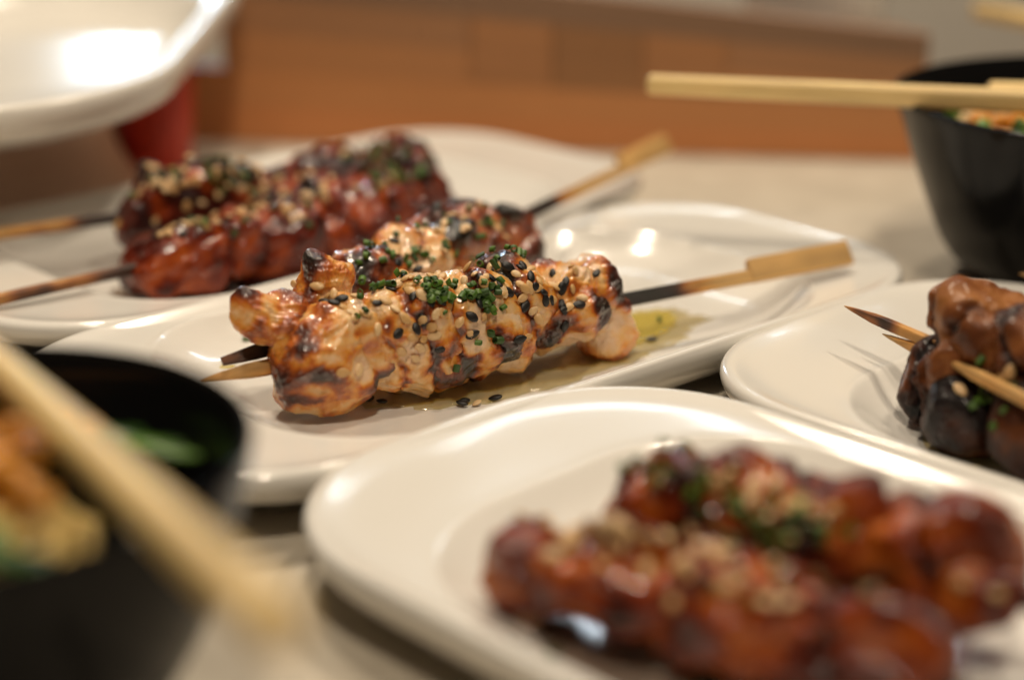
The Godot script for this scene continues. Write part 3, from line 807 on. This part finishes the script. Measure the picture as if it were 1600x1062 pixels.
func build_mushrooms() -> void:
	var turn := deg_to_rad(-60.7)
	var o := thing("mushroom_skewer", "dark grilled mushroom skewer with pointed stick tips on the right plate", "skewer", Vector3(.0915, 0, -.4346), turn)
	var store := {"p": PackedVector3Array(), "n": PackedVector3Array()}
	var tip := func(length: float, burn: Array) -> ArrayMesh:
		return stick_mesh([[0, -.12, .12, .25, burn[0]], [3, -.5, .5, .9, burn[1]], [12, -1.25, 1.25, 2.2, burn[2]], [17, -1.4, 1.4, 2.5, burn[3]], [24, -1.4, 1.4, 2.5, burn[4]], [length, -1.4, 1.4, 2.5, .1]], length)
	part("stick", tip.call(95.0, [.2, .25, .62, .5, .1]), M.bamboo, o, Transform3D(Basis(), Vector3(0, .030, 0)))
	part("stick", tip.call(90.0, [.1, .1, .15, .2, .2]), M.bamboo, o, Transform3D(Basis(), Vector3(.0165, .027, .0005)))
	part("stick", tip.call(80.0, [.1, .1, .1, .1, .1]), M.bamboo, o, Transform3D(Basis(Vector3.UP, -.10), Vector3(.047, .0315, .0085)))
	part("stick", tip.call(60.0, [.05, .05, .1, .1, .1]), M.bamboo, o, Transform3D(Basis(Vector3.UP, .25), Vector3(.056, .0535, -.006)))
	var k := {"nu": 120, "nv": 90, "pal": MUSHROOM, "mat": M.mushroom, "rough": .55, "vary": .6, "facets": 6, "pow": 2.3, "fibre": Vector3(.6, .6, .6)}
	var v := func(x, y, z) -> Vector3: return Vector3(x, y, z).normalized()
	chunk(o, "mushroom_cap", Vector3(54, 17.5, 5), Vector3(11, 10.5, 11.5), Vector3(0, 10, 0), k.merged({"seed": 61.0, "base": .76, "rough": .4, "facets": 2}), store)
	chunk(o, "mushroom_cap", Vector3(38, 19, -1), Vector3(7.5, 13, 12), Vector3(0, 12, 8), k.merged({"seed": 62.0, "base": .56, "pulls": [[v.call(-.9, .1, .2), .6, 6.0, -.15]], "cuts": [[v.call(1, 0, .2), 1.0, 1.5, 2.0, .3]]}), store)
	chunk(o, "mushroom_cap", Vector3(49, 37, -4), Vector3(17, 12, 13), Vector3(0, -10, -8), k.merged({"seed": 63.0, "base": .30, "cuts": [[v.call(1, .4, .2), -5.0, 1.8, 3.2, .35], [v.call(1, -.2, .3), 5.0, 1.6, 2.4, .25], [v.call(.3, 1, .2), -6.0, 2.5, 1.6, .3]], "pulls": [[v.call(-.4, .7, .6), 1.5, 10.0, -.12]]}), store)
	chunk(o, "mushroom_cap", Vector3(68, 37, -4), Vector3(14, 12, 12), Vector3(0, 6, 6), k.merged({"seed": 64.0, "base": .36, "cuts": [[v.call(.8, .6, .2), 2.0, 2.0, 2.4, .3]]}), store)
	chunk(o, "mushroom_cap", Vector3(48.5, 28, 4), Vector3(4.5, 9.5, 9), Vector3(0, 0, -12), k.merged({"seed": 65.0, "base": .30, "rough": .4}), store)
	chunk(o, "mushroom_cap", Vector3(74, 20, 2), Vector3(11, 13, 12), Vector3(0, 6, 6), k.merged({"seed": 66.0, "base": .6}), store)
	chunk(o, "mushroom_cap", Vector3(84, 36, -2), Vector3(12, 12, 12), Vector3(0, 6, 6), k.merged({"seed": 67.0, "base": .45}), store)
	var d := (o.basis.inverse() * Vector3(-.1, .6, .8)).normalized()
	lay(o, store, outer_points(store, d, .002), [["chive_piece", 14, 66, 4, 12, 3], ["sesame_seed", 4, 66, 6, 14, 3]])

func puddle(called: String, label: String, at: Vector3, outline: Array, m: Material, height := .0009) -> void:
	# an irregular pool with a rounded edge, from a smooth closed outline (metres, round its own middle)
	var n := 96
	var ring := PackedVector2Array()
	var c := outline.size()
	for i in n:
		var f := float(i) / n * c
		var k := int(f)
		var p: Vector2 = outline[k].cubic_interpolate(outline[(k + 1) % c], outline[(k - 1 + c) % c], outline[(k + 2) % c], f - k)
		ring.append(p * (1.0 + .04 * sin(i * .9) + .03 * sin(i * 2.3)))
	var P := PackedVector3Array()
	for r in [[1.0, 0.0], [.995, .45], [.98, .75], [.95, .93], [.88, 1.0], [.5, 1.0], [.001, 1.0]]:
		for i in n: P.append(Vector3(ring[i].x * r[0], height * r[1], ring[i].y * r[0]))
	var o := part(called, grid_mesh(P, n, 7, true), m, self, Transform3D(Basis(), at))
	tag(o, label, "oil")

func build_spills() -> void:
	# cooking juices and loose bits on the floors of the plates (their floors are 7 mm up)
	puddle("oil_puddle", "yellow oil patch at the right end of the sharp chicken skewer", Vector3(.040, .0074, -.480), [Vector2(-.014, .012), Vector2(-.004, .014), Vector2(.006, .004), Vector2(.011, -.008), Vector2(.008, -.018), Vector2(-.004, -.014), Vector2(-.014, -.002)], M.oil)
	puddle("oil_puddle", "thin brownish oil film along the front of the sharp chicken skewer", Vector3(-.004, .0069, -.444), [Vector2(-.056, .014), Vector2(-.034, .026), Vector2(-.014, .0275), Vector2(.008, .018), Vector2(.034, -.004), Vector2(.054, -.026), Vector2(.064, -.050), Vector2(.046, -.054), Vector2(.02, -.036), Vector2(-.01, -.018), Vector2(-.04, .000)], M.oil_thin)
	puddle("oil_puddle", "brown sauce pooled under the skewers on the back left plate", Vector3(-.075, .0069, -.545), [Vector2(-.06, .04), Vector2(-.03, .055), Vector2(.01, .02), Vector2(.05, -.02), Vector2(.045, -.04), Vector2(-.01, -.01), Vector2(-.05, .02)], M.sauce)
	puddle("oil_puddle", "greenish oil pooled round the mushrooms on the right plate", Vector3(.130, .0069, -.375), [Vector2(-.030, -.012), Vector2(-.020, .020), Vector2(.008, .030), Vector2(.04, .034), Vector2(.045, .0), Vector2(.01, -.03), Vector2(-.02, -.03)], M.oil_thin)
	puddle("oil_puddle", "dark sauce pooled under the skewers on the foreground plate", Vector3(.045, .0069, -.272), [Vector2(-.050, -.024), Vector2(-.03, -.004), Vector2(.0, .02), Vector2(.04, .05), Vector2(.05, .02), Vector2(.02, -.02), Vector2(-.03, -.04)], M.sauce)
	var loose := [["black_sesame_seed", -.0391, -.4201, "loose black sesame seed on the oil below the left chicken piece"], ["black_sesame_seed", -.0352, -.4186, "loose black sesame seed right of another one below the left chicken piece"],
		["black_sesame_seed", -.0135, -.4172, "loose black sesame seed on the oil at the front lip of the middle plate"], ["black_sesame_seed", -.0045, -.4210, "loose black sesame seed lying alone on the oil in front of the chicken"],
		["black_sesame_seed", -.0128, -.4192, "loose black sesame seed touching a second one at the front lip of the middle plate"], ["sesame_seed", -.0095, -.4178, "loose pale sesame seed among black ones at the front lip of the middle plate"],
		["black_sesame_seed", .0418, -.4693, "loose black sesame seed on yellow oil right of the chicken"], ["chive_piece", .0453, -.4840, "loose chive piece on yellow oil beside the burnt stick"],
		["chive_piece", -.0790, -.4650, "loose chive piece on white porcelain behind the charred left tip"], ["chive_piece", .128, -.3800, "loose chive piece on the oil under the mushrooms"],
		["chive_piece", .008, -.2840, "loose green chive piece on the foreground plate before the glazed meat"]]
	for a in loose:
		var o := place_bit(self, a[0], Vector3(a[1], .0079, a[2]), Vector3.UP)
		tag(o, a[3], "seed" if "seed" in a[0] else "chive")
	var drops := [[.1390, .0192, -.4005, .0013, "small tan sauce drop on the front rim of the mushroom plate"], [-.0830, .0072, -.4470, .0024, "small oil drop beside the stick tip at the left of the middle plate"],
		[.0330, .0072, -.5020, .0020, "faint oil drop behind the burnt stick on the middle plate"], [.0020, .0182, -.2790, .0022, "brown sauce drop on the near rim of the foreground plate"],
		[-.1050, .0072, -.4980, .0034, "brown sauce smear between the two sticks on the back left plate"], [.1020, .0074, -.3760, .0016, "oil drop in front of the dark mushroom"], [-.0620, .0072, -.4330, .0022, "clear oil drop under the left chicken piece"]]
	for a in drops:
		var q: float = a[3]
		puddle("sauce_drop", a[4], Vector3(a[0], a[1], a[2]), [Vector2(-q, 0), Vector2(-q * .3, q * .8), Vector2(q * 1.1, q * .5), Vector2(q * 1.4, -q * .4), Vector2(.0, -q * .7)], M.sauce if "sauce" in a[4] else M.oil, .0007)
